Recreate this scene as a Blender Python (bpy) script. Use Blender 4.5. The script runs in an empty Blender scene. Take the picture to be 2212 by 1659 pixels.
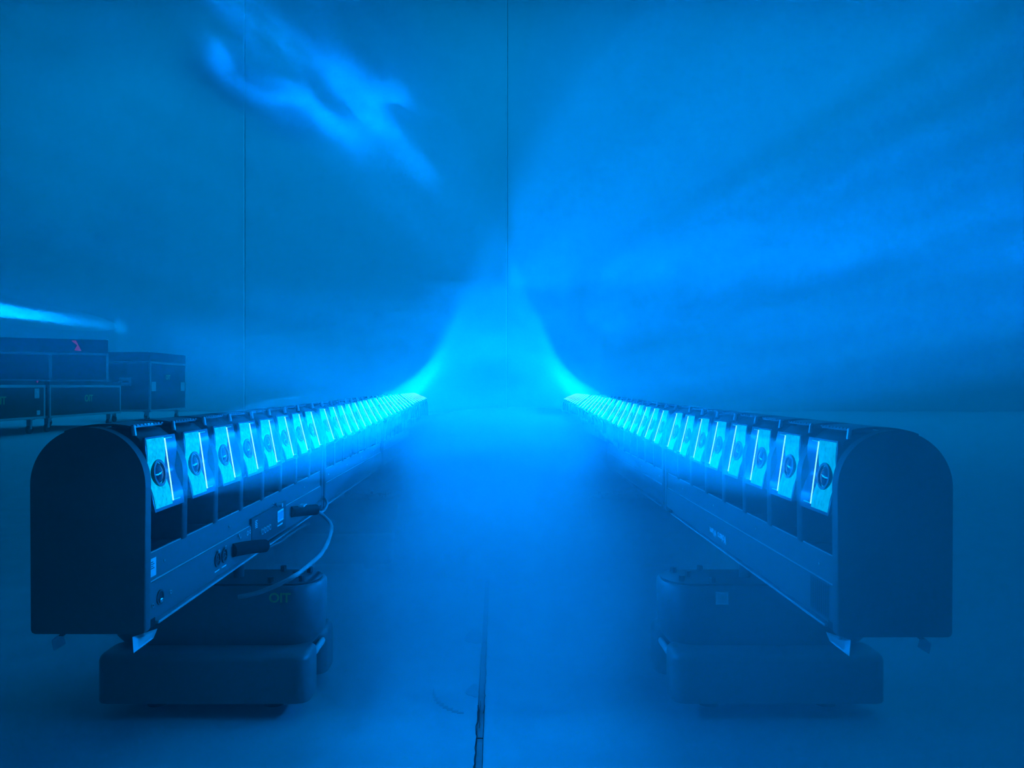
import bpy, bmesh, math, random
from mathutils import Vector, Matrix, Euler

random.seed(7)
SC = bpy.context.scene
COL = SC.collection
R = math.radians

# ------------------------------------------------------------------ camera
CAM_H = 0.60
F_PX = 1600.0
VPX, VPY = 1072.0, 835.0
cam_d = bpy.data.cameras.new('camera')
cam_d.sensor_fit = 'HORIZONTAL'
cam_d.sensor_width = 36.0
cam_d.lens = 36.0 * F_PX / 2212.0
cam_d.shift_x = (1106.0 - VPX) / 2212.0
cam_d.shift_y = (VPY - 829.5) / 2212.0
cam_d.clip_start = 0.02
cam_d.clip_end = 200.0
cam = bpy.data.objects.new('camera', cam_d)
COL.objects.link(cam)
cam.location = (0, 0, CAM_H)
cam.rotation_euler = (R(90), 0, 0)
SC.camera = cam

# ------------------------------------------------------------------ exposure, sampling
SC.view_settings.view_transform = 'Standard'
SC.view_settings.look = 'None'
SC.view_settings.exposure = 0.0
SC.view_settings.gamma = 1.0
SC.view_settings.use_curve_mapping = False
cy = SC.cycles
cy.max_bounces = 5
cy.diffuse_bounces = 2
cy.glossy_bounces = 2
cy.transmission_bounces = 2
cy.volume_bounces = 1
cy.transparent_max_bounces = 8
cy.caustics_reflective = False
cy.caustics_refractive = False
cy.sample_clamp_indirect = 2.0
cy.use_denoising = True
cy.use_light_tree = False
cy.use_adaptive_sampling = True
cy.adaptive_threshold = 0.7
cy.adaptive_min_samples = 16
cy.volume_max_steps = 64

# ------------------------------------------------------------------ world (closed hall: only a trace)
W = bpy.data.worlds.new('world')
SC.world = W
W.use_nodes = True
W.node_tree.nodes['Background'].inputs[0].default_value = (0.0, 0.004, 0.010, 1)
W.node_tree.nodes['Background'].inputs[1].default_value = 1.0

BEAM = (0.0, 0.215, 1.0)
TEAL = (0.0, 0.36, 1.0)

def area_light(name, loc, direction, sx, sy, energy, color, spread=180, up=(0, 0, 1)):
    d = bpy.data.lights.new(name, 'AREA')
    d.shape = 'RECTANGLE'
    d.size, d.size_y = sx, sy
    d.energy = energy
    d.color = color
    d.spread = R(spread)
    o = bpy.data.objects.new(name, d)
    COL.objects.link(o)
    o.location = loc
    z = -Vector(direction).normalized()
    x = Vector(up).cross(z).normalized()
    y = z.cross(x)
    o.matrix_world = Matrix.Translation(Vector(loc)) @ Matrix((x, y, z)).transposed().to_4x4()
    return o

# unseen teal fills added under the roof for hall and end wall, and one lamp beyond the frame
HALL_E = 780
WALL_E = 1250
area_light('hall_fill', (7, 5, 10.5), (-0.1, 0, -1), 14, 16, HALL_E, TEAL, 180, up=(0, 1, 0))
area_light('wall_fill', (0, 13.5, 10.3), (0, 0.35, -1), 26, 5, WALL_E, TEAL, 150, up=(0, 1, 0))
# beam of a lamp out of view by the flight cases
area_light('side_beam', (-2.95, 4.0, 1.05), (-5.3, 12.0, 0.85), 0.085, 0.085, 4.2, (0, 0.30, 1.0), 1.3)

# ------------------------------------------------------------------ materials
def mat(name, color, rough=0.5, metal=0.0, noise=0.0, scale=20.0, bump=0.0, spec=0.5):
    m = bpy.data.materials.new(name)
    m.use_nodes = True
    nt = m.node_tree
    b = nt.nodes['Principled BSDF']
    b.inputs['Base Color'].default_value = (*color, 1)
    b.inputs['Roughness'].default_value = rough
    b.inputs['Metallic'].default_value = metal
    b.inputs['Specular IOR Level'].default_value = spec
    if noise or bump:
        tc = nt.nodes.new('ShaderNodeTexCoord')
        n = nt.nodes.new('ShaderNodeTexNoise')
        n.inputs['Scale'].default_value = scale
        n.inputs['Detail'].default_value = 6
        nt.links.new(tc.outputs['Object'], n.inputs['Vector'])
        if noise:
            mx = nt.nodes.new('ShaderNodeMixRGB')
            mx.inputs[1].default_value = (*[c * (1 - noise) for c in color], 1)
            mx.inputs[2].default_value = (*[min(1, c * (1 + noise)) for c in color], 1)
            nt.links.new(n.outputs[0], mx.inputs[0])
            nt.links.new(mx.outputs[0], b.inputs['Base Color'])
        if bump:
            bp = nt.nodes.new('ShaderNodeBump')
            bp.inputs['Strength'].default_value = bump
            bp.inputs['Distance'].default_value = 0.01
            nt.links.new(n.outputs[0], bp.inputs['Height'])
            nt.links.new(bp.outputs[0], b.inputs['Normal'])
    return m

def emit(name, color, strength, noise=0.0, scale=60.0):
    m = bpy.data.materials.new(name)
    m.use_nodes = True
    nt = m.node_tree
    nt.nodes.clear()
    out = nt.nodes.new('ShaderNodeOutputMaterial')
    e = nt.nodes.new('ShaderNodeEmission')
    e.inputs[0].default_value = (*color, 1)
    e.inputs[1].default_value = strength
    nt.links.new(e.outputs[0], out.inputs[0])
    if noise:
        tc = nt.nodes.new('ShaderNodeTexCoord')
        n = nt.nodes.new('ShaderNodeTexNoise')
        n.inputs['Scale'].default_value = scale
        n.inputs['Detail'].default_value = 8
        n.inputs['Roughness'].default_value = 0.7
        nt.links.new(tc.outputs['Object'], n.inputs['Vector'])
        mr = nt.nodes.new('ShaderNodeMapRange')
        mr.inputs[1].default_value = 0.35
        mr.inputs[2].default_value = 0.7
        mr.inputs[3].default_value = strength * (1 - noise)
        mr.inputs[4].default_value = strength * (1 + noise)
        nt.links.new(n.outputs[0], mr.inputs[0])
        nt.links.new(mr.outputs[0], e.inputs[1])
    return m

def fog(name, density, aniso=0.1, color=(1, 1, 1)):
    m = bpy.data.materials.new(name)
    m.use_nodes = True
    nt = m.node_tree
    nt.nodes.clear()
    out = nt.nodes.new('ShaderNodeOutputMaterial')
    v = nt.nodes.new('ShaderNodeVolumeScatter')
    v.inputs['Color'].default_value = (*color, 1)
    v.inputs['Density'].default_value = density
    v.inputs['Anisotropy'].default_value = aniso
    nt.links.new(v.outputs[0], out.inputs['Volume'])
    m.cycles.volume_sampling = 'EQUIANGULAR'
    m.cycles.homogeneous_volume = True
    return m

M_CONCRETE = mat('concrete floor', (0.42, 0.42, 0.42), 0.75, noise=0.16, scale=9, bump=0.25)
M_JOINT = mat('joint filler', (0.20, 0.20, 0.20), 0.9, noise=0.3, scale=40)
M_CRACK = mat('crack', (0.03, 0.03, 0.03), 0.95)
M_STAIN = mat('floor stain', (0.33, 0.33, 0.33), 0.8, noise=0.2, scale=30)
M_WALL = mat('precast wall', (0.50, 0.50, 0.50), 0.85, noise=0.08, scale=1.2)
M_CEIL = mat('ceiling', (0.20, 0.20, 0.20), 0.9)
M_SEAM = mat('wall joint', (0.26, 0.26, 0.26), 0.9)
M_SEALANT = mat('wall joint edge', (0.75, 0.75, 0.75), 0.7)
M_BLACK = mat('black powder coat', (0.13, 0.13, 0.13), 0.42, noise=0.1, scale=300, bump=0.02)
M_BLACK2 = mat('black housing', (0.045, 0.045, 0.045), 0.38, noise=0.1, scale=200)
M_PANEL = mat('black end panel', (0.12, 0.12, 0.12), 0.55, noise=0.1, scale=400)
M_GLOSS = mat('glossy black liner', (0.06, 0.06, 0.06), 0.32)
M_EDGE = mat('edge highlight and fittings', (0.55, 0.55, 0.55), 0.4, metal=0.3)  # pale so housing edges carry their highlight in the colour; also metal fittings
M_STEEL = mat('bright steel', (0.75, 0.75, 0.75), 0.28, metal=1.0)
M_ZINC = mat('zinc plate', (0.62, 0.62, 0.62), 0.5, metal=0.3)
M_STICKER = mat('white sticker', (0.80, 0.80, 0.80), 0.6)
M_INK = mat('ink', (0.08, 0.08, 0.08), 0.6)
M_PRINT = mat('pale print', (0.95, 0.95, 0.95), 0.6)
M_YELLOW = mat('yellow-green print', (0.36, 0.46, 0.14), 0.6)
M_CABLE = mat('cable jacket', (0.10, 0.10, 0.10), 0.35)
M_CABLE_G = mat('grey cable jacket', (0.30, 0.30, 0.30), 0.35)
M_RUBBER = mat('black rubber', (0.014, 0.014, 0.014), 0.85, spec=0.2)
M_PLY = mat('black laminated ply', (0.03, 0.03, 0.03), 0.5, noise=0.15, scale=30)
M_ALU = mat('aluminium case edge', (0.55, 0.55, 0.55), 0.4, metal=0.7)
M_LENS = mat('dark lens glass', (0.02, 0.03, 0.05), 0.06, spec=0.8)
M_FACE = mat('tinted acrylic face', (0.06, 0.10, 0.16), 0.2)
M_DIFF = emit('lit dusty diffuser', (0.0, 0.52, 1.0), 1.08, noise=0.32, scale=120)
M_LINE = emit('lit light guide edge', (0.30, 0.95, 1.0), 1.6)
M_GLOW = emit('lit light guide end', (0.0, 0.50, 1.0), 1.0)
M_SCREEN = emit('lit display', (0.0, 0.22, 1.0), 0.8)
M_PINK = emit('pink light spot emission', (0.55, 0.02, 0.50), 0.20, noise=0.3, scale=30)  # spot of pink light put into the emission of small patches

# ------------------------------------------------------------------ mesh helpers
class MB:
    def __init__(self, flip=1):
        self.bm = bmesh.new()
        self.s = flip
    def v(self, p):
        return self.bm.verts.new((p[0] * self.s, p[1], p[2]))
    def face(self, pts):
        return self.bm.faces.new([self.v(p) for p in pts])
    def box(self, x0, x1, y0, y1, z0, z1, bev=0.0, seg=2):
        vs = [self.v((x, y, z)) for x in (x0, x1) for y in (y0, y1) for z in (z0, z1)]
        fs = [(0, 1, 3, 2), (4, 6, 7, 5), (0, 4, 5, 1), (2, 3, 7, 6), (0, 2, 6, 4), (1, 5, 7, 3)]
        faces = [self.bm.faces.new([vs[i] for i in f]) for f in fs]
        if bev:
            edges = list({e for f in faces for e in f.edges})
            bmesh.ops.bevel(self.bm, geom=edges, offset=bev, segments=seg, affect='EDGES', profile=0.5)
        return self
    def prism(self, prof, a0, a1, axis='y', bev=0.0):
        """prof: closed list of 2-D points; extruded along axis from a0 to a1. axis y: prof is (x,z); z: (x,y); x: (y,z)."""
        def P(p, a):
            return {'y': (p[0], a, p[1]), 'z': (p[0], p[1], a), 'x': (a, p[0], p[1])}[axis]
        A = [self.v(P(p, a0)) for p in prof]
        B = [self.v(P(p, a1)) for p in prof]
        n = len(prof)
        fa = self.bm.faces.new(A)
        fb = self.bm.faces.new(B[::-1])
        for i in range(n):
            j = (i + 1) % n
            self.bm.faces.new((A[i], A[j], B[j], B[i]))
        if bev:
            edges = list(set(fa.edges) | set(fb.edges))
            bmesh.ops.bevel(self.bm, geom=edges, offset=bev, segments=2, affect='EDGES', profile=0.5)
        return self
    def cyl(self, c, r0, r1, h, axis='z', n=20, r_in=0.0):
        """cylinder or ring from centre c along axis by h, radius r0 at the start and r1 at the end."""
        cx, cy_, cz = c
        def P(r, t, a):
            u, w = r * math.cos(t), r * math.sin(t)
            return {'z': (cx + u, cy_ + w, cz + a), 'y': (cx + u, cy_ + a, cz + w), 'x': (cx + a, cy_ + u, cz + w)}[axis]
        T = [2 * math.pi * i / n for i in range(n)]
        A = [self.v(P(r0, t, 0)) for t in T]
        B = [self.v(P(r1, t, h)) for t in T]
        for i in range(n):
            j = (i + 1) % n
            self.bm.faces.new((A[i], A[j], B[j], B[i]))
        if r_in:
            C_ = [self.v(P(r_in, t, 0)) for t in T]
            D = [self.v(P(r_in, t, h)) for t in T]
            for i in range(n):
                j = (i + 1) % n
                self.bm.faces.new((C_[i], D[i], D[j], C_[j]))
                self.bm.faces.new((A[i], C_[i], C_[j], A[j]))
                self.bm.faces.new((B[i], B[j], D[j], D[i]))
        else:
            self.bm.faces.new(A[::-1])
            self.bm.faces.new(B)
        return self
    def dome(self, c, r, h, axis='x', n=20, m=5):
        cx, cy_, cz = c
        rings = []
        for k in range(m):
            a = (math.pi / 2) * k / m
            rr, aa = r * math.cos(a), h * math.sin(a)
            ring = []
            for i in range(n):
                t = 2 * math.pi * i / n
                u, w = rr * math.cos(t), rr * math.sin(t)
                p = {'x': (cx + aa, cy_ + u, cz + w), 'z': (cx + u, cy_ + w, cz + aa)}[axis]
                ring.append(self.v(p))
            rings.append(ring)
        tip = self.v({'x': (cx + h, cy_, cz), 'z': (cx, cy_, cz + h)}[axis])
        for a, b in zip(rings, rings[1:]):
            for i in range(n):
                j = (i + 1) % n
                self.bm.faces.new((a[i], a[j], b[j], b[i]))
        for i in range(n):
            self.bm.faces.new((rings[-1][i], rings[-1][(i + 1) % n], tip))
        self.bm.faces.new(rings[0][::-1])
        return self
    def tube(self, pts, r, n=10):
        pts = [Vector(p) for p in pts]
        # Catmull-Rom
        out = []
        for i in range(len(pts) - 1):
            p0, p1, p2, p3 = pts[max(i - 1, 0)], pts[i], pts[i + 1], pts[min(i + 2, len(pts) - 1)]
            for k in range(6):
                t = k / 6
                out.append(0.5 * ((2 * p1) + (p2 - p0) * t + (2 * p0 - 5 * p1 + 4 * p2 - p3) * t * t + (3 * p1 - p0 - 3 * p2 + p3) * t ** 3))
        out.append(pts[-1])
        rings = []
        up = Vector((0, 0, 1))
        for i, p in enumerate(out):
            d = (out[min(i + 1, len(out) - 1)] - out[max(i - 1, 0)]).normalized()
            x = d.cross(up)
            if x.length < 1e-4:
                x = d.cross(Vector((0, 1, 0)))
            x.normalize()
            y = d.cross(x)
            rings.append([self.v(p + x * r * math.cos(2 * math.pi * k / n) + y * r * math.sin(2 * math.pi * k / n)) for k in range(n)])
        for a, b in zip(rings, rings[1:]):
            for k in range(n):
                self.bm.faces.new((a[k], a[(k + 1) % n], b[(k + 1) % n], b[k]))
        self.bm.faces.new(rings[0][::-1])
        self.bm.faces.new(rings[-1])
        return self
    def mesh(self, name, m, smooth=None):
        bmesh.ops.recalc_face_normals(self.bm, faces=self.bm.faces)
        me = bpy.data.meshes.new(name)
        self.bm.to_mesh(me)
        self.bm.free()
        me.materials.append(m)
        if smooth is not None:
            for p in me.polygons:
                p.use_smooth = True
            me.set_sharp_from_angle(angle=R(smooth))
        return me

def obj(name, me, parent=None, loc=None, rot=None):
    o = bpy.data.objects.new(name, me)
    COL.objects.link(o)
    if parent is not None:
        o.parent = parent
    if loc is not None:
        o.location = loc
    if rot is not None:
        o.rotation_euler = rot
    return o

def tag(o, label=None, cat=None, group=None, kind=None):
    if label: o['label'] = label
    if cat: o['category'] = cat
    if group: o['group'] = group
    if kind: o['kind'] = kind
    return o

def empty(name, loc=(0, 0, 0)):
    o = bpy.data.objects.new(name, None)
    o.empty_display_size = 0.05
    COL.objects.link(o)
    o.location = loc
    return o

KIDS = {}
def copy_tree(o, parent=None):
    c = o.copy()
    COL.objects.link(c)
    if parent is not None:
        c.parent = parent
    for ch in list(o.children):
        copy_tree(ch, c)
    return c

def at(px, py, Y):
    """the point of the place seen at photo pixel (px, py) at depth Y; used only while measuring positions"""
    return Vector(((px - VPX) * Y / F_PX, Y, CAM_H - (py - VPY) * Y / F_PX))

def text_mesh(s, size, m, depth=0.0006):
    cu = bpy.data.curves.new('lettering', 'FONT')
    cu.body = s
    cu.size = size
    cu.extrude = depth
    cu.offset = size * 0.022
    cu.align_x = 'CENTER'
    cu.align_y = 'CENTER'
    cu.materials.append(m)
    tmp = bpy.data.objects.new('lettering', cu)
    COL.objects.link(tmp)
    bpy.context.view_layer.update()
    me = bpy.data.meshes.new_from_object(tmp.evaluated_get(bpy.context.evaluated_depsgraph_get()))
    bpy.data.objects.remove(tmp)
    me.name = 'lettering'
    if not me.materials:
        me.materials.append(m)
    return me

# ------------------------------------------------------------------ the hall
HX, HY0, HY1, HZ = 15.0, -7.0, 18.0, 11.0
JX0, JX1 = -0.0345, -0.0215
b = MB()
b.box(-HX, JX0, HY0, HY1, -0.2, 0)
b.box(JX1, HX, HY0, HY1, -0.2, 0)
b.box(JX0, JX1, HY0, HY1, -0.2, -0.004)
floor = tag(obj('floor', b.mesh('floor', M_CONCRETE)), 'smooth concrete hall floor with a filled saw-cut joint', kind='structure')
# joint filler strip, in lengths with ragged cracks along it
b = MB()
y = 0.6
segs = []
while y < 9.0:
    l = random.uniform(0.25, 0.6)
    segs.append((y, min(y + l, 9.0)))
    y += l
for y0, y1 in segs:
    b.box(JX0 + 0.0008, JX1 - 0.0008, y0 + 0.002, y1 - 0.002, -0.006, -0.0012, 0.0006, 1)
obj('joint_filler', b.mesh('joint_filler', M_JOINT), floor)
def crack(y0, y1, x, amp, w):
    b = MB()
    pts = []
    yy = y0
    while yy < y1:
        pts.append((x + random.uniform(-amp, amp), yy))
        yy += random.uniform(0.006, 0.02)
    for (xa, ya), (xb, yb) in zip(pts, pts[1:]):
        b.face([(xa - w, ya, 0), (xa + w, ya, 0), (xb + w, yb, 0), (xb - w, yb, 0)])
        b.face([(xa - w, ya, 0.0006), (xa + w, ya, 0.0006), (xb + w, yb, 0.0006), (xb - w, yb, 0.0006)])
    o = obj('crack', b.mesh('crack', M_CRACK), floor)
    o.location.z = 0.0001
    return o
crack(1.10, 1.40, -0.0345, 0.0016, 0.0007)
crack(1.02, 1.14, -0.0265, 0.0020, 0.0008)
crack(1.36, 2.30, -0.0225, 0.0016, 0.0006)
crack(1.30, 1.42, -0.0300, 0.0012, 0.0005)
def stain(cx, cy_, rx, ry):
    b = MB()
    n = 26
    ring = []
    for i in range(n):
        t = 2 * math.pi * i / n
        k = 1 + 0.18 * math.sin(3 * t + cx * 50) + random.uniform(-0.06, 0.06)
        ring.append((cx + rx * k * math.cos(t), cy_ + ry * k * math.sin(t)))
    b.prism(ring, 0.0, 0.0005, 'z')
    return obj('stain', b.mesh('stain', M_STAIN), floor)
stain(-0.053, 1.78, 0.020, 0.055)
stain(-0.046, 1.46, 0.012, 0.030)
# dry drip arc
b = MB()
arc = [(-0.125 + 0.10 * (1 - math.cos(t)), 1.47 - 0.12 * math.sin(t)) for t in [i * 0.12 for i in range(11)]]
for (xa, ya), (xb, yb) in zip(arc, arc[1:]):
    b.box(min(xa, xb), max(xa, xb) + 0.0016, min(ya, yb), max(ya, yb) + 0.001, 0, 0.0004)
obj('scuff_mark', b.mesh('scuff_mark', M_STAIN), floor)

def wall(name, x0, x1, y0, y1, z0, z1, m, label):
    b = MB()
    b.box(x0, x1, y0, y1, z0, z1)
    return tag(obj(name, b.mesh(name, m)), label, kind='structure')
wall_back = empty('wall_back', (0, HY1, 0))
tag(wall_back, 'pale precast concrete end wall in tall panels', kind='structure')
seam_x = sorted([(528 - VPX) * HY1 / F_PX, (1095 - VPX) * HY1 / F_PX])
step = seam_x[1] - seam_x[0]
xs = [-HX, seam_x[0], seam_x[1], HX]
SW = 0.017
for a, c in zip(xs, xs[1:]):
    b = MB()
    b.box(a + SW, c - SW, 0.0, 0.25, 0, HZ, 0.012, 1)
    obj('panel', b.mesh('panel', M_WALL), wall_back)
for x in xs[1:-1]:
    b = MB()
    b.box(x - SW, x + SW, 0.05, 0.2, 0, HZ)
    obj('joint', b.mesh('joint', M_SEAM), wall_back)
    b = MB()
    b.box(x - SW - 0.006, x - SW + 0.016, -0.015, 0.05, 0, HZ)
    obj('joint_edge', b.mesh('joint_edge', M_SEALANT), wall_back)
wall('wall_left', -HX - 0.2, -HX, HY0, HY1, 0, HZ, M_WALL, 'pale side wall of the hall beyond the flight cases')
wall('wall_right', HX, HX + 0.2, HY0, HY1, 0, HZ, M_WALL, 'pale side wall of the hall on the open side')
wall('wall_front', -HX, HX, HY0 - 0.2, HY0, 0, HZ, M_WALL, 'wall of the hall behind the viewer')
wall('ceiling', -HX, HX, HY0, HY1 + 0.25, HZ, HZ + 0.2, M_CEIL, 'high dark roof of the hall')

# ------------------------------------------------------------------ haze and smoke
HAZE_D = 0.014
b = MB()
b.box(-HX + 0.02, HX - 0.02, HY0 + 0.02, HY1 - 0.03, 0.002, HZ - 0.02)
tag(obj('haze', b.mesh('haze', fog('thin haze', HAZE_D, 0.15))), 'thin haze filling the whole hall', 'haze', kind='stuff')

def cloud(name, center, radii, density, label, rough=0.25, rot=(0, 0, 0), seed=1, sub=4, freq=2.0):
    """a body of smoke with an uneven surface, evenly dense inside"""
    from mathutils import noise
    bm = bmesh.new()
    bmesh.ops.create_icosphere(bm, subdivisions=sub, radius=1.0)
    off = Vector((seed * 7.1, seed * 3.3, seed * 1.7))
    for v in bm.verts:
        d = v.co.normalized()
        k = 1.0 + rough * noise.fractal(d * freq + off, 0.6, 2.0, 5)
        v.co = d * k
    me = bpy.data.meshes.new(name)
    bm.to_mesh(me)
    bm.free()
    me.materials.append(fog(name, density, 0.15))
    o = obj(name, me)
    o.location = center
    o.scale = radii
    o.rotation_euler = rot
    return tag(o, label, 'smoke', kind='stuff')

def wisp(name, center, radii, density, label, rot=(0, 0, 0), seed=1.0, scale=1.6, lo=0.45, hi=0.75, stretch=(1, 1, 1), detail=5, step=1.0, fade=0.25):
    """smoke with torn, wispy density inside a soft-edged body"""
    bm = bmesh.new()
    bmesh.ops.create_icosphere(bm, subdivisions=3, radius=1.0)
    me = bpy.data.meshes.new(name)
    bm.to_mesh(me)
    bm.free()
    m = bpy.data.materials.new(name)
    m.use_nodes = True
    nt = m.node_tree
    nt.nodes.clear()
    N, L = nt.nodes.new, nt.links.new
    out = N('ShaderNodeOutputMaterial')
    v = N('ShaderNodeVolumeScatter')
    v.inputs['Anisotropy'].default_value = 0.15
    tc = N('ShaderNodeTexCoord')
    ln = N('ShaderNodeVectorMath'); ln.operation = 'LENGTH'
    L(tc.outputs['Object'], ln.inputs[0])
    fall = N('ShaderNodeMapRange')
    fall.interpolation_type = 'SMOOTHSTEP'
    fall.inputs[1].default_value = 1.0
    fall.inputs[2].default_value = fade
    L(ln.outputs['Value'], fall.inputs[0])
    mp = N('ShaderNodeMapping')
    mp.inputs['Location'].default_value = (seed * 3.7, seed * 1.3, seed * 5.1)
    mp.inputs['Scale'].default_value = stretch
    L(tc.outputs['Object'], mp.inputs['Vector'])
    n = N('ShaderNodeTexNoise')
    n.inputs['Scale'].default_value = scale
    n.inputs['Detail'].default_value = detail
    n.inputs['Roughness'].default_value = 0.58
    n.inputs['Distortion'].default_value = 0.6
    L(mp.outputs[0], n.inputs['Vector'])
    mr = N('ShaderNodeMapRange')
    mr.interpolation_type = 'SMOOTHSTEP'
    mr.inputs[1].default_value = lo
    mr.inputs[2].default_value = hi
    mr.inputs[4].default_value = density
    L(n.outputs[0], mr.inputs[0])
    mu = N('ShaderNodeMath'); mu.operation = 'MULTIPLY'
    L(mr.outputs[0], mu.inputs[0]); L(fall.outputs[0], mu.inputs[1])
    L(mu.outputs[0], v.inputs['Density'])
    L(v.outputs[0], out.inputs['Volume'])
    m.cycles.volume_sampling = 'EQUIANGULAR'
    m.cycles.volume_step_rate = step
    me.materials.append(m)
    o = obj(name, me)
    o.location = center
    o.scale = radii
    o.rotation_euler = rot
    return tag(o, label, 'smoke', kind='stuff')

wisp('smoke_plume', at(700, 150, 4.2), (1.35, 0.5, 0.85), 3.2, 'torn plume of smoke high above the bars beside the flight cases', rot=(0, R(32), 0), seed=1.0, scale=1.7, stretch=(0.75, 1, 1.5), lo=0.50, hi=0.60, detail=8, step=0.5)
wisp('smoke_wisp', at(565, 215, 3.9), (0.62, 0.32, 0.26), 4.8, 'torn wisp of smoke under the tall plume', rot=(0, R(27), 0), seed=3.1, scale=1.3, stretch=(0.8, 1, 0.8), lo=0.46, hi=0.60, detail=7, step=0.6, fade=0.35)
wisp('smoke_wisp', at(560, 40, 4.1), (0.55, 0.32, 0.24), 5.0, 'torn wisp of smoke at the upper end of the plume', rot=(0, R(38), 0), seed=7.7, scale=1.3, stretch=(0.8, 1, 0.8), lo=0.46, hi=0.60, detail=7, step=0.6, fade=0.35)
wisp('smoke_drift', (-2.7, 4.6, 2.35), (2.2, 1.8, 1.45), 0.8, 'drifting patches of thin smoke over the flight cases', seed=2.3, scale=1.5, lo=0.50, hi=0.64, detail=5)
cloud('smoke_veil', (1.3, 5.3, 2.75), (4.4, 2.4, 2.1), 0.026, 'high veil of smoke over the far ends of both rows', 0.08, seed=8, freq=1.0)
cloud('far_fog', (-0.3, 12.4, 0.7), (4.8, 3.9, 1.15), 0.07, 'thick fog standing on the floor before the end wall', 0.34, seed=9, freq=2.2)

def soft_cloud(name, center, radii, density, label, rough=0.05, rot=(0, 0, 0), seed=1, freq=1.5, shells=(1.0, 0.82, 0.62)):
    """smoke that thickens inwards: bodies nested in one another"""
    o = cloud(name, center, radii, density / len(shells), label, rough, rot, seed, 4, freq)
    for k, f in enumerate(shells[1:]):
        c = cloud('smoke_core', (0, 0, 0), (f, f, f), density / len(shells), None, rough, (0, 0, 0), seed + k + 1, 4, freq)
        c.parent = o
        del c['category']
    return o

cloud('smoke_bank', (3.05, 3.9, 1.75), (3.2, 3.1, 1.75), 0.090, 'even bank of smoke on the open side of the hall', 0.08, seed=5, freq=1.0)
cloud('aisle_smoke', (0.70, 1.95, 0.72), (1.38, 1.3, 0.60), 0.011, 'layer of smoke hanging across the aisle between the nearest bars', 0.16, seed=4, freq=1.5)
cloud('aisle_smoke', (0, 4.1, 0.74), (0.80, 1.6, 0.42), 0.030, 'thicker smoke hanging in the aisle between the farther bars', 0.15, seed=21, freq=2.0)
cloud('head_smoke', (-0.37, 1.9, 0.475), (0.20, 1.25, 0.115), 0.036, 'smoke glowing before the heads of the nearest bar beside the flight cases', 0.10, seed=31, freq=2.0)
cloud('head_smoke', (0.36, 1.9, 0.470), (0.20, 1.25, 0.115), 0.036, 'smoke glowing before the heads of the nearest bar away from the flight cases', 0.10, seed=37, freq=2.0)
cloud('smoke_fan', (1.55, 2.2, 1.0), (1.35, 1.25, 0.56), 0.030, 'smoke caught in the beams behind the row away from the flight cases', 0.06, seed=12, freq=1.5)
soft_cloud('near_smoke', (0.95, 0.68, 0.30), (0.95, 0.27, 0.75), 1.05, 'faint smoke before the near end of the row away from the flight cases', 0.05, seed=6, shells=(1.0,))
cloud('near_smoke', (-0.80, 0.70, 0.28), (0.75, 0.26, 0.70), 0.14, 'faint smoke before the near end of the row beside the flight cases', 0.05, seed=16, freq=1.5)
soft_cloud('low_fog', (0.05, 4.45, 0.06), (1.25, 3.1, 0.41), 5.0, 'low fog lying on the floor between the two rows', 0.05, seed=3, freq=1.5, shells=(1.0, 0.75))
cloud('side_smoke', (-5.6, 10.0, 1.475), (0.14, 7.2, 0.13), 0.24, 'thin streak of smoke added along the side beam above the flight cases', 0.03, rot=(R(3.7), 0, R(23.8)), seed=2)  # added smoke, shaped along the side beam to show and dim it

# ------------------------------------------------------------------ light bar
PITCH = 1.031            # from bar to bar
BAR_Y0 = 0.985
CELL = 0.1241
BW = 0.0767              # half width of the end panel
ARCZ = 0.199             # tilt axis above the underside
N_BARS = 4

def arch(r, zc, z0, half, n=44, rc=0.006):
    pts = []
    for i in range(n + 1):
        t = math.pi * i / n
        pts.append((r * math.cos(t), zc + r * math.sin(t)))
    pts += [(-half, z0 + rc), (-half + rc * 0.3, z0 + rc * 0.3), (-half + rc, z0), (half - rc, z0), (half - rc * 0.3, z0 + rc * 0.3), (half, z0 + rc)]
    return pts

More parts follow.
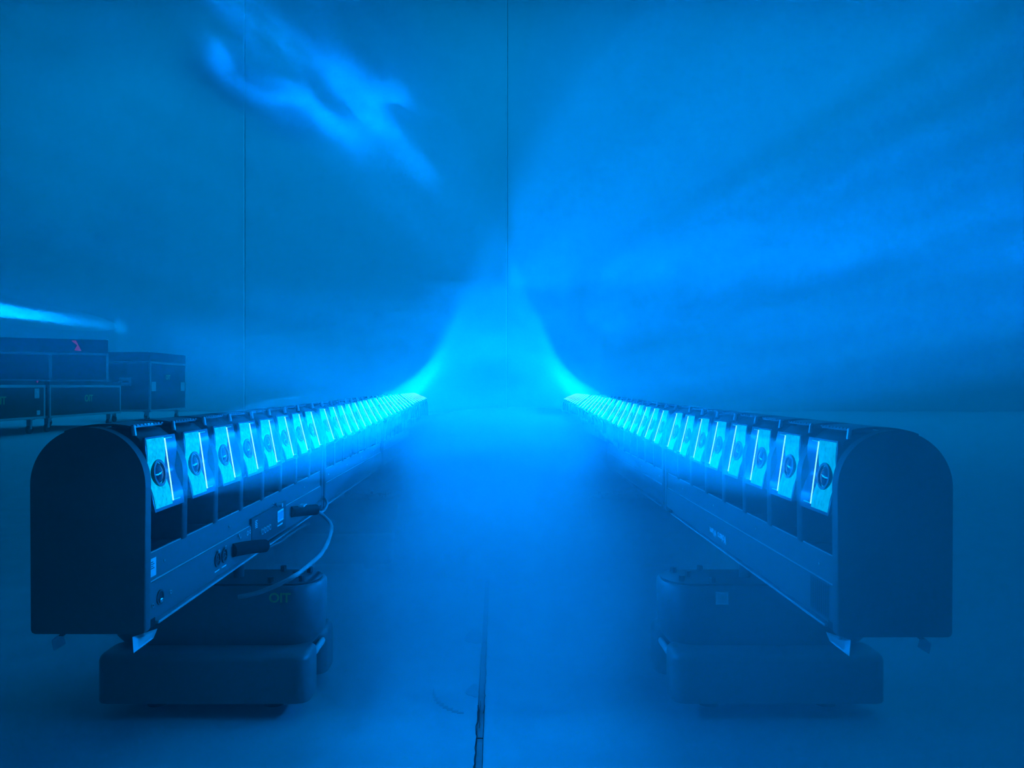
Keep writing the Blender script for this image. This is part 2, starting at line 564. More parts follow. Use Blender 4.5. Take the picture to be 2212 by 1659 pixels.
def rows(s):
    """all meshes of one bar, for the row whose aisle side is +x (s=1) or -x (s=-1)"""
    K = {}
    K['panel'] = MB(s).prism(arch(BW, ARCZ, 0, BW), 0, 0.0165, 'y', 0.0022).mesh('end_panel', M_PANEL, 35)
    # housing below the heads: stepped section, open trough above
    prof = [(0.066, 0.004), (0.066, 0.012), (0.0752, 0.014), (0.0752, 0.0625), (0.0722, 0.0640), (0.0722, 0.1025), (0.0700, 0.1036),
            (0.0680, 0.1036), (0.0672, 0.0985), (0.020, 0.090), (-0.020, 0.090), (-0.0672, 0.0985), (-0.0680, 0.1036), (-0.0700, 0.1036),
            (-0.0722, 0.1025), (-0.0722, 0.0640), (-0.0752, 0.0625), (-0.0752, 0.014), (-0.066, 0.012), (-0.066, 0.004)]
    K['housing'] = MB(s).prism(prof, 0.0166, 0.9945, 'y').mesh('housing', M_BLACK)
    for key, sx in (('', 1), ('_out', -1)):
        K['ledge' + key] = MB(s).box(sx * 0.0728 - 0.0010, sx * 0.0728 + 0.0010, 0.0170, 0.9940, 0.0632, 0.0652, 0.0004, 1).mesh('ledge_highlight', M_EDGE)  # pale strips: highlights on the black housing edges put into colour
        K['rim' + key] = MB(s).box(sx * 0.0712 - 0.0012, sx * 0.0712 + 0.0012, 0.0170, 0.9940, 0.1022, 0.1040, 0.0004, 1).mesh('trough_rim_highlight', M_EDGE)
    K['rail'] = MB(s).box(-0.0745, 0.0745, 0.045, 0.955, 0.0002, 0.0040, 0.0010, 1).mesh('bottom_rail', M_EDGE)
    K['liner'] = MB(s).prism([(0.066, 0.0995), (0.020, 0.0912), (-0.020, 0.0912), (-0.030, 0.100), (-0.034, 0.150), (-0.036, 0.150), (-0.033, 0.0990), (-0.021, 0.0905), (0.021, 0.0905), (0.066, 0.0990)],
                             0.0172, 0.9935, 'y').mesh('trough_liner', M_GLOSS)
    dv = arch(0.0752, ARCZ, 0.1005, 0.0752, rc=0.004)
    K['divider'] = MB(s).prism(dv, 0, 0.0175, 'y', 0.003).mesh('divider', M_BLACK2, 35)
    K['foot'] = MB(s).box(-0.070, 0.070, 0.018, 0.045, -0.002, 0.0120, 0.002, 1).mesh('foot_block', M_RUBBER)
    # head, origin on the tilt axis
    core = []
    for i in range(15):
        t = R(100 + i * (155 / 14))
        core.append((0.070 * math.cos(t), 0.070 * math.sin(t)))
    core = [(0.066, 0.051), (0.054, 0.064), (0.0, 0.0735)] + core + [(0.040, -0.055), (0.066, -0.046)]
    K['core'] = MB(s).prism(core, -0.0465, 0.0465, 'y', 0.002).mesh('head_shell', M_BLACK2, 40)
    cov = []
    for i in range(13):
        x = 0.057 - i * 0.0076
        cov.append((x, 0.0795 - 2.9 * x * x))
    cov = cov + [(x, z - 0.0030) for x, z in cov[::-1]]
    c = MB(s).prism(cov, -0.0470, 0.0470, 'y', 0.0008)
    for k in range(9):            # cooling ribs along the front lip
        yy = -0.042 + k * 0.0105
        c.box(0.0545, 0.0580, yy, yy + 0.006, 0.0690, 0.0712)
    K['cover'] = c.mesh('top_cover', M_BLACK, 40)
    K['post'] = MB(s).cyl((0.0590, -0.0450, 0.0560), 0.0032, 0.0032, 0.014, 'z', 12).mesh('screw_post', M_STEEL, 40)
    # curved face plate
    def prof_d(v):
        return 0.0735 - 0.0055 * math.exp(-(v / 0.021) ** 2)
    def wob(v):                    # wavy side edges of the plate
        return 0.0020 * math.cos(v / 0.0515 * math.pi * 1.5)
    NV = 18
    def sheet(y0, y1, lift, thick, m, name, vmin=-0.0515, vmax=0.0515, wave=False, smooth=40):
        q = MB(s)
        F_, B_ = [], []
        for i in range(NV + 1):
            v = vmin + (vmax - vmin) * i / NV
            w = wob(v) if wave else 0
            d = prof_d(v) + lift
            F_.append([q.v((d, y0 + w, v)), q.v((d, y1 - w, v))])
            B_.append([q.v((d - thick, y0 + w, v)), q.v((d - thick, y1 - w, v))])
        for i in range(NV):
            q.bm.faces.new((F_[i][0], F_[i][1], F_[i + 1][1], F_[i + 1][0]))
            q.bm.faces.new((B_[i][0], B_[i + 1][0], B_[i + 1][1], B_[i][1]))
            q.bm.faces.new((F_[i][0], F_[i + 1][0], B_[i + 1][0], B_[i][0]))
            q.bm.faces.new((F_[i][1], B_[i][1], B_[i + 1][1], F_[i + 1][1]))
        q.bm.faces.new((F_[0][0], B_[0][0], B_[0][1], F_[0][1]))
        q.bm.faces.new((F_[NV][0], F_[NV][1], B_[NV][1], B_[NV][0]))
        return q.mesh(name, m, smooth)
    K['face'] = sheet(-0.0465, 0.0465, 0.0, 0.0035, M_FACE, 'face_plate', wave=True)
    K['diff'] = sheet(-0.0440, 0.0070, 0.0012, 0.0010, M_DIFF, 'diffuser', -0.0470, 0.0490)
    K['line'] = MB(s).box(0.0748, 0.0762, 0.0070, 0.0082, -0.0430, 0.0470).mesh('light_guide', M_LINE)
    for key, v in (('end_low', -0.0430), ('end_top', 0.0462)):
        K[key] = MB(s).box(prof_d(v), prof_d(v) + 0.0016, 0.0092, 0.0330, v, v + 0.0014).mesh('guide_end', M_GLOW)
    K['ring'] = MB(s).cyl((0.0660, -0.0165, 0.0), 0.0200, 0.0190, 0.0080, 'x', 28, 0.0150).mesh('lens_ring', M_BLACK2, 40)
    K['lens'] = MB(s).dome((0.0690, -0.0165, 0.0), 0.0152, 0.0060, 'x', 28, 6).mesh('lens', M_LENS, 60)
    K['screw'] = MB(s).cyl((0.0722, 0, 0), 0.0022, 0.0018, 0.0012, 'x', 10).mesh('screw', M_STEEL)
    K['screw_low'] = MB(s).cyl((0.0752, 0, 0), 0.0022, 0.0018, 0.0012, 'x', 10).mesh('screw', M_STEEL)
    # sprung latch tab under the ends
    tabp = [(0.0, 0.0), (0.0, -0.013), (0.006, -0.022), (0.024, -0.010), (0.022, 0.006)]
    K['tab_in'] = None
    return K

def tilt_at(Y):
    """tilt of the heads in the wave, in degrees above level, by distance along the row"""
    T = [(1.0, 7.6), (1.5, 10.5), (2.0, 16), (2.5, 23), (3.0, 32), (3.5, 41), (4.0, 50), (4.5, 59), (5.1, 68), (8, 80)]
    for (a, ta), (c, tc) in zip(T, T[1:]):
        if Y <= c:
            return ta + (tc - ta) * max(0, (Y - a)) / (c - a)
    return T[-1][1]

BEAM_E = 3.4
def along(T, Y):
    for (a, ta), (c, tc) in zip(T, T[1:]):
        if Y <= c:
            return ta + (tc - ta) * max(0, (Y - a)) / (c - a)
    return T[-1][1]
FADE = [(1.0, 1.8), (1.6, 1.5), (2.2, 1.3), (3.0, 1.05), (4.0, 0.74), (5.1, 0.52)]      # lamp output along the wave
SPREAD = [(1.0, 2.6), (2.0, 4.0), (3.0, 6.5), (5.1, 8.5)]
SPILL_E = 11.0
ORD = ['first', 'second', 'third', 'fourth', 'fifth', 'sixth', 'seventh', 'eighth']
ROWS = {1: dict(cx=-0.5433, z=0.270, name='row beside the flight cases'),
        -1: dict(cx=0.5307, z=0.2658, name='row away from the flight cases')}

def build_bar(s, K, idx):
    row = ROWS[s]
    y0 = BAR_Y0 + PITCH * idx
    bar = empty('light_bar', (row['cx'], y0, row['z']))
    obj('end_panel', K['panel'], bar)
    obj('end_panel', K['panel'], bar, (0, 0.9945, 0))
    obj('housing', K['housing'], bar)
    for key in ('', '_out'):
        obj('ledge_highlight', K['ledge' + key], bar)
        obj('trough_rim_highlight', K['rim' + key], bar)
    obj('bottom_rail', K['rail'], bar)
    obj('trough_liner', K['liner'], bar)
    obj('foot_block', K['foot'], bar)
    obj('foot_block', K['foot'], bar, (0, 0.949, 0))
    for k in range(7):
        obj('divider', K['divider'], bar, (0, 0.0180 + CELL * (k + 1) - 0.0205, 0))
    for yy in (0.065, 0.321, 0.577, 0.833):
        obj('screw', K['screw'], bar, (0, yy, 0.0835))
    for k in range(8):
        yc = 0.0180 + CELL * k + 0.0505
        t = tilt_at(y0 + yc) + random.uniform(-0.5, 0.5)
        h = obj('head', K['core'], bar, (0, yc, ARCZ), (0, -R(t) * s, 0))
        for nm, key in (('top_cover', 'cover'), ('screw_post', 'post'), ('face_plate', 'face'), ('diffuser', 'diff'), ('light_guide', 'line'),
                        ('guide_end', 'end_low'), ('guide_end', 'end_top'), ('lens_ring', 'ring'), ('lens', 'lens')):
            obj(nm, K[key], h)
        # the head's own beam
        c, sn = math.cos(R(t)), math.sin(R(t))
        p = Vector((row['cx'] + s * 0.079 * c, y0 + yc, row['z'] + ARCZ + 0.079 * sn))
        if idx == 0 or k % 2 == 0:
            n = 1 if idx == 0 else 2
            if n == 2:
                t2 = tilt_at(y0 + yc + CELL / 2)
                c, sn = math.cos(R(t2)), math.sin(R(t2))
                p = Vector((row['cx'] + s * 0.079 * c, y0 + yc, row['z'] + ARCZ + 0.079 * sn))
            area_light('head_beam', p + Vector((0, (n - 1) * CELL / 2, 0)), (s * c, 0, sn), 0.075 + (n - 1) * CELL, 0.080 if idx == 0 else 0.070, BEAM_E * n * along(FADE, y0 + yc), BEAM, along(SPREAD, y0 + yc), up=(-s * sn, 0, c))
    # stray light from the eight lit faces
    t = tilt_at(y0 + 0.5)
    c, sn = math.cos(R(t)), math.sin(R(t))
    p = Vector((row['cx'] + s * 0.082 * c, y0 + 0.5, row['z'] + ARCZ + 0.082 * sn))
    area_light('stray_light', p, (s * c, 0, sn), 0.95, 0.085, SPILL_E, BEAM, 170, up=(-s * sn, 0, c))
    where = ['nearest', 'second', 'third', 'farthest'][idx] + ' in the ' + row['name']
    tag(bar, 'black eight-head light bar, ' + where, 'stage light', 'moving light bars in two rows')
    return bar

BARS = {}
for s in (1, -1):
    K = rows(s)
    ROWS[s]['K'] = K
    BARS[s] = [build_bar(s, K, i) for i in range(N_BARS)]

def facing(s):
    """rotation that turns text (drawn in x-y, facing +z) to read on a face that looks towards the aisle"""
    return (R(90), 0, R(90) if s == 1 else R(-90))

# details of the nearest bar beside the flight cases: its aisle side carries the connectors
near_l = BARS[1][0]
LX = 0.0752
def det(name, me, x, z, Y, row=1, bar=None, rot=None):
    bar = bar or BARS[row][0]
    return obj(name, me, bar, (x * row, Y - bar.location.y, z), rot)
def zl(h, row=1):
    return CAM_H + h - ROWS[row]['z']

# sticker at the end of the upper strip (its code left blank: plain bars and a border)
st = det('sticker', MB().box(0, 0.0004, -0.012, 0.012, -0.0125, 0.0125, 0.0003, 1).mesh('sticker', M_STICKER), 0.0722, zl(-0.248), 1.0135)
tag(st, 'white label')
for k in range(4):
    obj('label_line', MB().box(0.0004, 0.0006, -0.009, 0.006 - 0.003 * (k % 2), -0.0015 + 0.0028 * k, -0.0003 + 0.0028 * k).mesh('label_line', M_INK), st)
# latch hole near the end
lh = det('latch_socket', MB().cyl((0, 0, 0), 0.0105, 0.0105, 0.0014, 'x', 26, 0.0082).mesh('latch_socket', M_BLACK2, 40), LX, zl(-0.293), 1.031)
obj('socket_well', MB().cyl((-0.0002, 0, 0), 0.0082, 0.0082, 0.0004, 'x', 24).mesh('socket_well', M_CRACK), lh)
obj('latch', MB().box(0.0, 0.003, -0.004, 0.004, -0.0075, -0.0015, 0.001).mesh('latch', M_STEEL), lh)
for Y, h in ((1.064, -0.2950), (1.009, -0.2985)):
    det('rivet', MB().cyl((0, 0, 0), 0.0032, 0.0028, 0.0012, 'x', 14, 0.0014).mesh('rivet', M_STEEL, 40), LX, zl(h), Y)
# control panel
cp = det('control_panel', MB().box(0, 0.0012, -0.115, 0.115, -0.030, 0.030, 0.0005, 1).mesh('control_panel', M_BLACK2), LX, zl(-0.283), 1.53)
for k in range(5):
    obj('menu_mark', MB().box(0.0012, 0.0016, -0.096, -0.082 - (0.003 if k == 3 else 0), 0.008 + 0.0033 * k, 0.0094 + 0.0033 * k).mesh('menu_mark', M_PRINT), cp)
for k in range(4):
    bt = obj('button', MB().cyl((0.0012, -0.056 + 0.0165 * k, -0.006), 0.0062, 0.0058, 0.0026, 'x', 18, 0.0040).mesh('button', M_ZINC, 40), cp)
    obj('button_cap', MB().cyl((0.0012, -0.056 + 0.0165 * k, -0.006), 0.0036, 0.0034, 0.0030, 'x', 14).mesh('button_cap', M_BLACK2, 40), bt)
ds = obj('display_frame', MB().box(0.0012, 0.0026, 0.048, 0.092, -0.008, 0.017, 0.0006, 1).mesh('display_frame', M_STICKER), cp)
obj('display', MB().box(0.0026, 0.0030, 0.053, 0.087, -0.004, 0.013).mesh('display', M_SCREEN), ds)
obj('knob', MB().cyl((0.0012, 0.050, 0.030), 0.0052, 0.0046, 0.011, 'x', 16).mesh('knob', M_ZINC, 40), cp)
obj('display_caption', MB().box(0.0012, 0.0015, 0.050, 0.088, -0.0165, -0.0135).mesh('display_caption', M_PRINT), cp)
# two round data sockets, side by side, with bright latch tongues
for Y in (1.242, 1.273):
    so = det('data_socket', MB().cyl((0, 0, 0), 0.0128, 0.0125, 0.0022, 'x', 28, 0.0095).mesh('data_socket', M_BLACK2, 40), LX, zl(-0.290), Y)
    obj('socket_well', MB().cyl((-0.0002, 0, 0), 0.0095, 0.0095, 0.0006, 'x', 24).mesh('socket_well', M_CRACK), so)
    for a in (90, 210, 330):
        obj('pin', MB().cyl((0.0004, 0.005 * math.cos(R(a)), 0.005 * math.sin(R(a))), 0.0010, 0.0009, 0.0018, 'x', 8).mesh('pin', M_STEEL), so)
    obj('tongue', MB().box(0.0022, 0.0042, -0.0035, 0.0035, 0.0105, 0.0165, 0.0008, 1).mesh('tongue', M_STEEL), so)
    obj('socket_caption', MB().box(0, 0.0003, -0.011, 0.011, -0.0200, -0.0178).mesh('socket_caption', M_PRINT), so)
for Y, h in ((1.345, -0.2700), (1.352, -0.2765)):
    det('rivet', MB().cyl((0, 0, 0), 0.0030, 0.0026, 0.0016, 'x', 14).mesh('rivet', M_STEEL, 40), LX, zl(h), Y)
for k, Y in enumerate((1.395, 1.409, 1.423)):
    det('power_mark', MB().cyl((0, 0, 0), 0.0045 - 0.0007 * k, 0.0045 - 0.0007 * k, 0.0003, 'x', 18, 0.0034 - 0.0007 * k).mesh('power_mark', M_PRINT), LX, zl(-0.2760), Y)
# clips under the ends: a bright sprung tab on the aisle side, a hooked one on the outer side
def clip(row):
    bar = BARS[row][0]
    m = MB(row)
    q = [(0.0585, 0.002, -0.004), (0.0790, 0.030, -0.002), (0.0755, 0.026, -0.0135), (0.0640, -0.006, -0.0225)]
    A = [m.v(p) for p in q]
    B = [m.v((p[0] - 0.0010, p[1] + 0.0012, p[2])) for p in q]
    m.bm.faces.new(A); m.bm.faces.new(B[::-1])
    for i in range(4):
        m.bm.faces.new((A[i], A[(i + 1) % 4], B[(i + 1) % 4], B[i]))
    c = obj('latch_tab', m.mesh('latch_tab', M_ZINC), bar)
    tag(c, 'pale zinc latch tab')
    obj('tab_pin', MB(row).cyl((0.0680, 0.012, -0.006), 0.0028, 0.0028, 0.008, 'z', 12).mesh('tab_pin', M_STEEL, 40), c)
    m = MB(row)
    path = [(-0.040, 0.0), (-0.045, -0.004), (-0.0505, -0.0085), (-0.0500, -0.014), (-0.0475, -0.0225)]
    A = [[m.v((x, y, z)) for (x, z) in path] for y in (0.004, 0.030)]
    B = [[m.v((x + 0.0012, y, z)) for (x, z) in path] for y in (0.004, 0.030)]
    for i in range(4):
        m.bm.faces.new((A[0][i], A[0][i + 1], A[1][i + 1], A[1][i]))
        m.bm.faces.new((B[0][i], B[1][i], B[1][i + 1], B[0][i + 1]))
        m.bm.faces.new((A[0][i], B[0][i], B[0][i + 1], A[0][i + 1]))
        m.bm.faces.new((A[1][i], A[1][i + 1], B[1][i + 1], B[1][i]))
    h = obj('latch_hook', m.mesh('latch_hook', M_ZINC), bar)
    obj('hook_pin', MB(row).box(-0.042, -0.036, 0.006, 0.012, -0.004, 0.002).mesh('hook_pin', M_BLACK), h)
clip(1)
clip(-1)

# details of the nearest bar of the other row: name in print (upside down while it stands), vent
near_r = BARS[-1][0]
tx = bpy.data.objects.new('lettering', text_mesh('Volero Wave', 0.0205, M_PRINT, 0.0003))
COL.objects.link(tx)
tx.parent = near_r
tx.location = (-0.0754, 1.524 - near_r.location.y, zl(-0.305, -1))
tx.rotation_euler = (Matrix(((0, 0, -1), (1, 0, 0), (0, -1, 0)))).to_euler()
vent = det('vent', MB(-1).box(0.0747, 0.0754, -0.030, 0.032, -0.024, 0.024).mesh('vent', M_BLACK2), 0, zl(-0.2955, -1), 1.042, -1)
for k in range(9):
    obj('vent_slot', MB(-1).box(0.0754, 0.0757, -0.0275 + 0.0068 * k, -0.0240 + 0.0068 * k, -0.021 - 0.001 * (k % 2), 0.022).mesh('vent_slot', M_CRACK), vent)
# ------------------------------------------------------------------ plugs and cables
def at_row(px, py, Y):
    return at(px, py, Y)
plug = empty('power_cable', at(640, 1112, 1.72))
b = MB()
P0 = Vector((-0.4680, 1.690, CAM_H - 0.286))
b2 = [P0 - plug.location, Vector((-0.445, 1.715, CAM_H - 0.287)) - plug.location, Vector((-0.425, 1.745, CAM_H - 0.290)) - plug.location]
obj('plug', MB().tube(b2, 0.0125, 16).mesh('plug', M_RUBBER, 60), plug)
pts = [b2[-1]] + [at(*p) - plug.location for p in [(700, 1115, 1.755), (715, 1133, 1.72), (713, 1158, 1.64), (695, 1195, 1.53), (655, 1231, 1.40), (638, 1243, 1.352), (610, 1259, 1.345), (570, 1276, 1.343), (545, 1284, 1.342), (515, 1290, 1.342)]]
obj('cord', MB().tube(pts, 0.0042, 10).mesh('cord', M_CABLE_G, 60), plug)
obj('plug_latch', MB().box(-0.010, 0.004, -0.018, 0.012, 0.010, 0.0145, 0.001).mesh('plug_latch', M_ZINC), plug, b2[1] - Vector((0.0, 0, 0.0)))
tag(plug, 'thick cable looping out of the nearest bar down onto its floor base', 'cable')
dc = empty('data_cable', at(520, 1190, 1.335))
d0 = Vector((-0.4680, 1.315, CAM_H - 0.291)) - dc.location
d1 = Vector((-0.4500, 1.345, CAM_H - 0.292)) - dc.location
d2 = Vector((-0.4330, 1.385, CAM_H - 0.298)) - dc.location
obj('plug', MB().tube([d0, d1, d2], 0.0120, 16).mesh('plug', M_RUBBER, 60), dc)
obj('cord', MB().tube([d2] + [at(*p) - dc.location for p in [(562, 1192, 1.40), (590, 1178, 1.47), (607, 1169, 1.52), (630, 1152, 1.60), (655, 1137, 1.70), (668, 1132, 1.76)]], 0.0030, 8).mesh('cord', M_CABLE, 60), dc)
tag(dc, 'thin black cable with a round plug running along the underside of the nearest bar', 'cable')
# safety line rising from the joint between the first two bars
sl = empty('safety_line', at(700, 1100, 1.90))
obj('cord', MB().tube([at(*p) - sl.location for p in [(668, 1108, 1.80), (684, 1109, 1.83), (698, 1104, 1.87), (705, 1094, 1.90), (706, 1084, 1.93), (700, 1075, 2.0)]], 0.0035, 8).mesh('cord', M_CABLE_G, 60), sl)
tag(sl, 'short loop of cable between the first two bars beside the flight cases', 'cable')

# ------------------------------------------------------------------ floor bases under the bars
def base_meshes(s):
    K = {}
    # plan outline of one end block, rounded and chamfered
    def block(y0, y1, name):
        m = MB(s)
        m.box(-0.192, 0.192, y0, y1, 0.030, 0.117, 0.0)
        # chamfers on the vertical corners and along the top
        ed = [e for e in m.bm.edges if abs(e.verts[0].co.z - e.verts[1].co.z) > 0.01]
        bmesh.ops.bevel(m.bm, geom=ed, offset=0.022, segments=3, affect='EDGES', profile=0.5)
        top = [e for e in m.bm.edges if min(v.co.z for v in e.verts) > 0.1165 and len({round(f.normal.z) for f in e.link_faces}) == 2]
        bmesh.ops.bevel(m.bm, geom=top, offset=0.013, segments=3, affect='EDGES', profile=0.5)
        return m.mesh(name, M_BLACK, 35)
    K['front'] = block(0.0, 0.085, 'end_block')
    K['rear'] = block(0.135, 0.225, 'end_block')
    K['deck'] = MB(s).box(-0.150, 0.165, 0.07, 0.15, 0.034, 0.110, 0.006).mesh('base_deck', M_BLACK2)
    # drum on the base: rounded slab, tucked in at the foot
    def plan(r, hx, y0, y1, n=8):
        pts = []
        for cx_, cy_, a0 in ((hx - r, y1 - r, 0), (-hx + r, y1 - r, 90), (-hx + r, y0 + r, 180), (hx - r, y0 + r, 270)):
            for i in range(n + 1):
                t = R(a0 + 90 * i / n)
                pts.append((cx_ + r * math.cos(t), cy_ + r * math.sin(t)))
        return pts
    m = MB(s)
    lv = [(0.108, 0.178, 0.056, 0.160), (0.130, 0.196, 0.048, 0.166), (0.222, 0.198, 0.045, 0.170), (0.228, 0.195, 0.048, 0.167)]
    rings = []
    for z, hx, y0, y1 in lv:
        rings.append([m.v((x, y, z)) for x, y in plan(0.052, hx, y0, y1)])
    for a, c in zip(rings, rings[1:]):
        n = len(a)
        for i in range(n):
            m.bm.faces.new((a[i], a[(i + 1) % n], c[(i + 1) % n], c[i]))
    m.bm.faces.new(rings[0][::-1]); m.bm.faces.new(rings[-1])
    K['drum'] = m.mesh('drum', M_BLACK, 40)
    K['plate'] = MB(s).prism(plan(0.048, 0.190, 0.053, 0.162), 0.228, 0.2315, 'z').mesh('top_plate', M_BLACK2, 40)
    K['bolt'] = MB(s).cyl((0, 0, 0.2315), 0.0058, 0.0058, 0.0105, 'z', 6).mesh('bolt', M_BLACK2)
    K['stud'] = MB(s).cyl((0, 0, 0.2315), 0.0105, 0.0105, 0.0385, 'z', 14).mesh('spacer', M_BLACK2, 40)
    K['rail'] = MB(s).tube([(0.176, 0.060, 0.094), (0.184, 0.078, 0.096), (0.184, 0.110, 0.096), (0.184, 0.140, 0.096), (0.176, 0.155, 0.094)], 0.0065, 10).mesh('carry_handle', M_EDGE, 60)
    K['foot'] = MB(s).cyl((0, 0, 0), 0.020, 0.018, 0.0345, 'z', 16).mesh('rubber_foot', M_RUBBER, 40)
    K['tag'] = MB(s).box(-0.007, 0.007, -0.016, 0.016, 0, 0.0006).mesh('sticker', M_STICKER)
    K['square'] = MB(s).box(-0.012, 0.012, -0.0006, 0, -0.012, 0.012, 0.0002, 1).mesh('sticker', M_STICKER)
    K['patch'] = MB(s).box(-0.0085, 0.0085, -0.0008, -0.0006, -0.0085, 0.0085).mesh('sticker_print', M_ZINC)
    return K

BASE_Y = 1.330
BASE_CX = {1: -0.530, -1: 0.512}
def build_base(s, K, idx):
    y0 = BASE_Y + 1.05 * idx
    bs = empty('floor_base', (BASE_CX[s], y0, 0))
    obj('end_block', K['front'], bs)
    obj('end_block', K['rear'], bs)
    obj('base_deck', K['deck'], bs)
    dr = obj('drum', K['drum'], bs)
    pl = obj('top_plate', K['plate'], bs)
    bz = 0
    for bx, by in ((0.160, 0.075), (0.160, 0.140), (0.105, 0.064), (0.105, 0.150), (0.140, 0.108)):
        obj('bolt', K['bolt'], pl, (s * bx, by, 0))
    for bx, by in ((-0.03, 0.075), (-0.03, 0.140), (0.03, 0.108)):
        o = obj('spacer', K['stud'], pl, (s * bx, by, 0))
        o.scale.z = 1.0
    obj('carry_handle', K['rail'], bs)
    for fx in (-0.11, 0.11):
        for fy in (0.075, 0.17):
            obj('rubber_foot', K['foot'], bs, (fx, fy, 0))
    o = obj('sticker', K['tag'], bs, (s * 0.150, 0.100, 0.1102))
    if s == -1 and idx == 0:
        st = obj('sticker', K['square'], bs, (-0.093, 0.0452, 0.207))
        tag(st, 'square white label')
        obj('sticker_print', K['patch'], st)
    if s == 1 and idx == 0:
        cu = bpy.data.objects.new('lettering', text_mesh('OIT', 0.024, M_YELLOW, 0.0003))
        COL.objects.link(cu)
        cu.parent = bs
        cu.location = (0.128, 0.0447, 0.207)
        cu.rotation_euler = (R(90), 0, 0)
        tag(cu, 'yellow-green letters')
    where = ['nearest', 'second', 'third', 'farthest'][idx]
    side = 'row beside the flight cases' if s == 1 else 'row away from the flight cases'
    tag(bs, 'black floor base under the ' + where + ' bar, ' + side, 'light base', 'floor bases under the light bars')
    return bs
for s in (1, -1):
    K = base_meshes(s)
    for i in range(N_BARS):
        build_base(s, K, i)

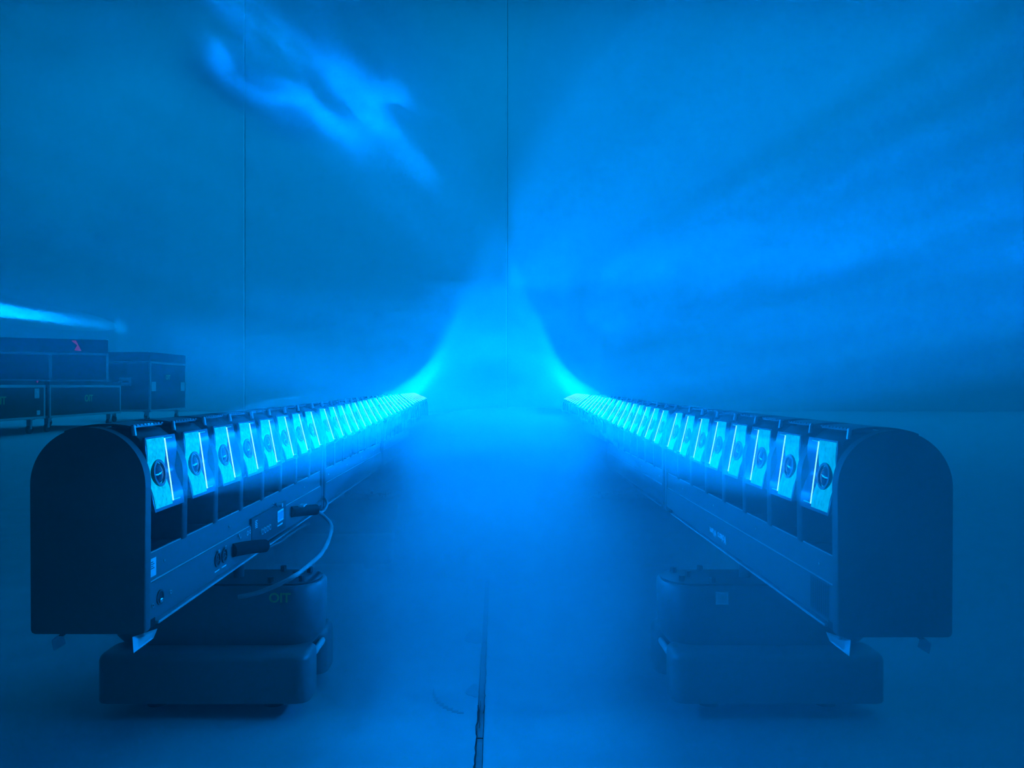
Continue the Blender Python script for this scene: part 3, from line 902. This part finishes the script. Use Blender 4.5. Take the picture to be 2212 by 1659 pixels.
# ------------------------------------------------------------------ flight cases
def flight_case(loc, rz, L, D, H, label, lid=0.10, wheels=0.0, latches=(), stripes=(), text_at=None, plates=(), group='stacked flight cases', handle=None):
    """case with its near vertical edge at the origin: length L along +y, depth D towards -x; front looks to +x"""
    c = empty('flight_case', loc)
    c.rotation_euler.z = rz
    e = 0.030
    z0 = wheels
    body = MB().box(-D + 0.006, -0.006, 0.006, L - 0.006, z0 + 0.006, z0 + H - lid - 0.006)
    obj('body', body.mesh('body', M_PLY), c)
    obj('lid', MB().box(-D + 0.006, -0.006, 0.006, L - 0.006, z0 + H - lid + 0.004, z0 + H).mesh('lid', M_PLY), c)
    def strip(x0, x1, y0, y1, a, b_):
        obj('edge_profile', MB().box(x0, x1, y0, y1, a, b_, 0.003, 1).mesh('edge_profile', M_ALU), c)
    zs = z0 + H - lid
    for (a, b_) in ((z0, z0 + e), (zs - 0.034, zs)):
        strip(-0.012, 0.0, e, L - e, a, b_)           # aisle face
        strip(-D + e, -e, 0.0, 0.012, a, b_)          # near end
        strip(-D + e, -e, L - 0.012, L, a, b_)        # far end
    for yy in (0.0, L - e):
        strip(-e, 0.0, yy, yy + e, z0, zs)
        strip(-D, -D + e, yy, yy + e, z0, zs)
        obj('corner_ball', MB().dome((-0.02, yy + e / 2, z0 + H - 0.004), 0.020, 0.012, 'z', 12, 4).mesh('corner_ball', M_ALU, 60), c)
    for yy in stripes:
        strip(-0.010, 0.001, yy - 0.02, yy + 0.02, z0 + e, zs - 0.034)
    for yy, w in latches:
        o = obj('butterfly_latch', MB().box(-0.004, 0.004, yy - w / 2, yy + w / 2, zs - 0.17, zs - 0.045, 0.006).mesh('butterfly_latch', M_ZINC), c)
        obj('latch_wing', MB().box(0.004, 0.010, yy - w / 4, yy + w / 4, zs - 0.11, zs - 0.075, 0.002).mesh('latch_wing', M_STEEL), o)
    for yy, zz, w, h in plates:
        obj('recessed_plate', MB().box(-0.004, 0.004, yy - w / 2, yy + w / 2, z0 + zz - h / 2, z0 + zz + h / 2, 0.004).mesh('recessed_plate', M_ZINC), c)
    if handle:
        hx, hz = handle
        o = obj('recessed_handle', MB().box(-hx - 0.10, -hx + 0.10, -0.004, 0.006, z0 + hz - 0.07, z0 + hz + 0.07, 0.006).mesh('recessed_handle', M_ZINC), c)
        obj('grip', MB().box(-hx - 0.06, -hx + 0.06, -0.012, -0.004, z0 + hz - 0.012, z0 + hz + 0.012, 0.004).mesh('grip', M_RUBBER), o)
    if wheels:
        for xx in (-0.12, -D + 0.12):
            for yy in (0.14, L - 0.14):
                w = obj('castor', MB().box(xx - 0.045, xx + 0.045, yy - 0.045, yy + 0.045, z0 - 0.014, z0 + 0.002).mesh('castor', M_EDGE), c)
                obj('wheel', MB().cyl((xx - 0.016, yy, 0.055), 0.055, 0.055, 0.032, 'x', 18).mesh('wheel', M_RUBBER, 40), w)
                obj('fork', MB().box(xx - 0.028, xx + 0.028, yy - 0.018, yy + 0.018, 0.060, z0 - 0.012, 0.004).mesh('fork', M_EDGE), w)
    if text_at:
        t = bpy.data.objects.new('lettering', text_mesh('OIT', text_at[2], M_YELLOW, 0.001))
        COL.objects.link(t)
        t.parent = c
        t.location = (-0.003, text_at[0], z0 + text_at[1])
        t.rotation_euler = (R(90), 0, R(90))
        tag(t, 'yellow-green letters')
    return tag(c, label, 'flight case', group)

FX = -5.8
c1 = flight_case((FX, 7.60, 0), 0, 1.93, 1.15, 0.48, 'low black flight case at the frame edge, under the wide case', wheels=0.19, latches=((1.75, 0.10),), plates=((1.78, 0.08, 0.07, 0.06),), text_at=(1.06, 0.24, 0.13), lid=0.05)
c2 = flight_case((FX, 9.62, 0), 0, 1.83, 1.15, 0.48, 'low black flight case beside the tall one, under the wide case', wheels=0.19, text_at=(0.93, 0.24, 0.13), lid=0.05)
c3 = flight_case((FX, 12.42, 0), 0, 1.43, 0.80, 1.00, 'tall black flight case on castors, end of the stack nearest the wall', wheels=0.18, lid=0.16, latches=(), plates=((0.12, 0.42, 0.16, 0.16), (1.28, 0.42, 0.16, 0.16)), handle=(0.42, 0.50), text_at=(0.68, 0.58, 0.11))
# wide case lying across the two low ones, turned a little
ang = math.atan2(1.0, 1.92)
c4 = flight_case((-7.23, 10.23, 0.672), ang - R(90), 1.66, 0.55, 0.62, 'wide black flight case on top of the two low ones, pink light spot on its lid', lid=0.20, stripes=(0.92,), wheels=0.0)
tp = obj('glow', MB().prism([(1.18, 0.595), (1.24, 0.60), (1.31, 0.45), (1.22, 0.455), (1.255, 0.53)], 0.0, 0.004, 'x').mesh('glow', M_PINK), c4)
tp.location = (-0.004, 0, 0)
tag(tp, 'glowing patch for a spot of pink light')
tp2 = obj('glow', MB().prism([(1.52, 0.515), (1.56, 0.52), (1.545, 0.49)], 0.0, 0.004, 'x').mesh('glow', M_PINK), c1)
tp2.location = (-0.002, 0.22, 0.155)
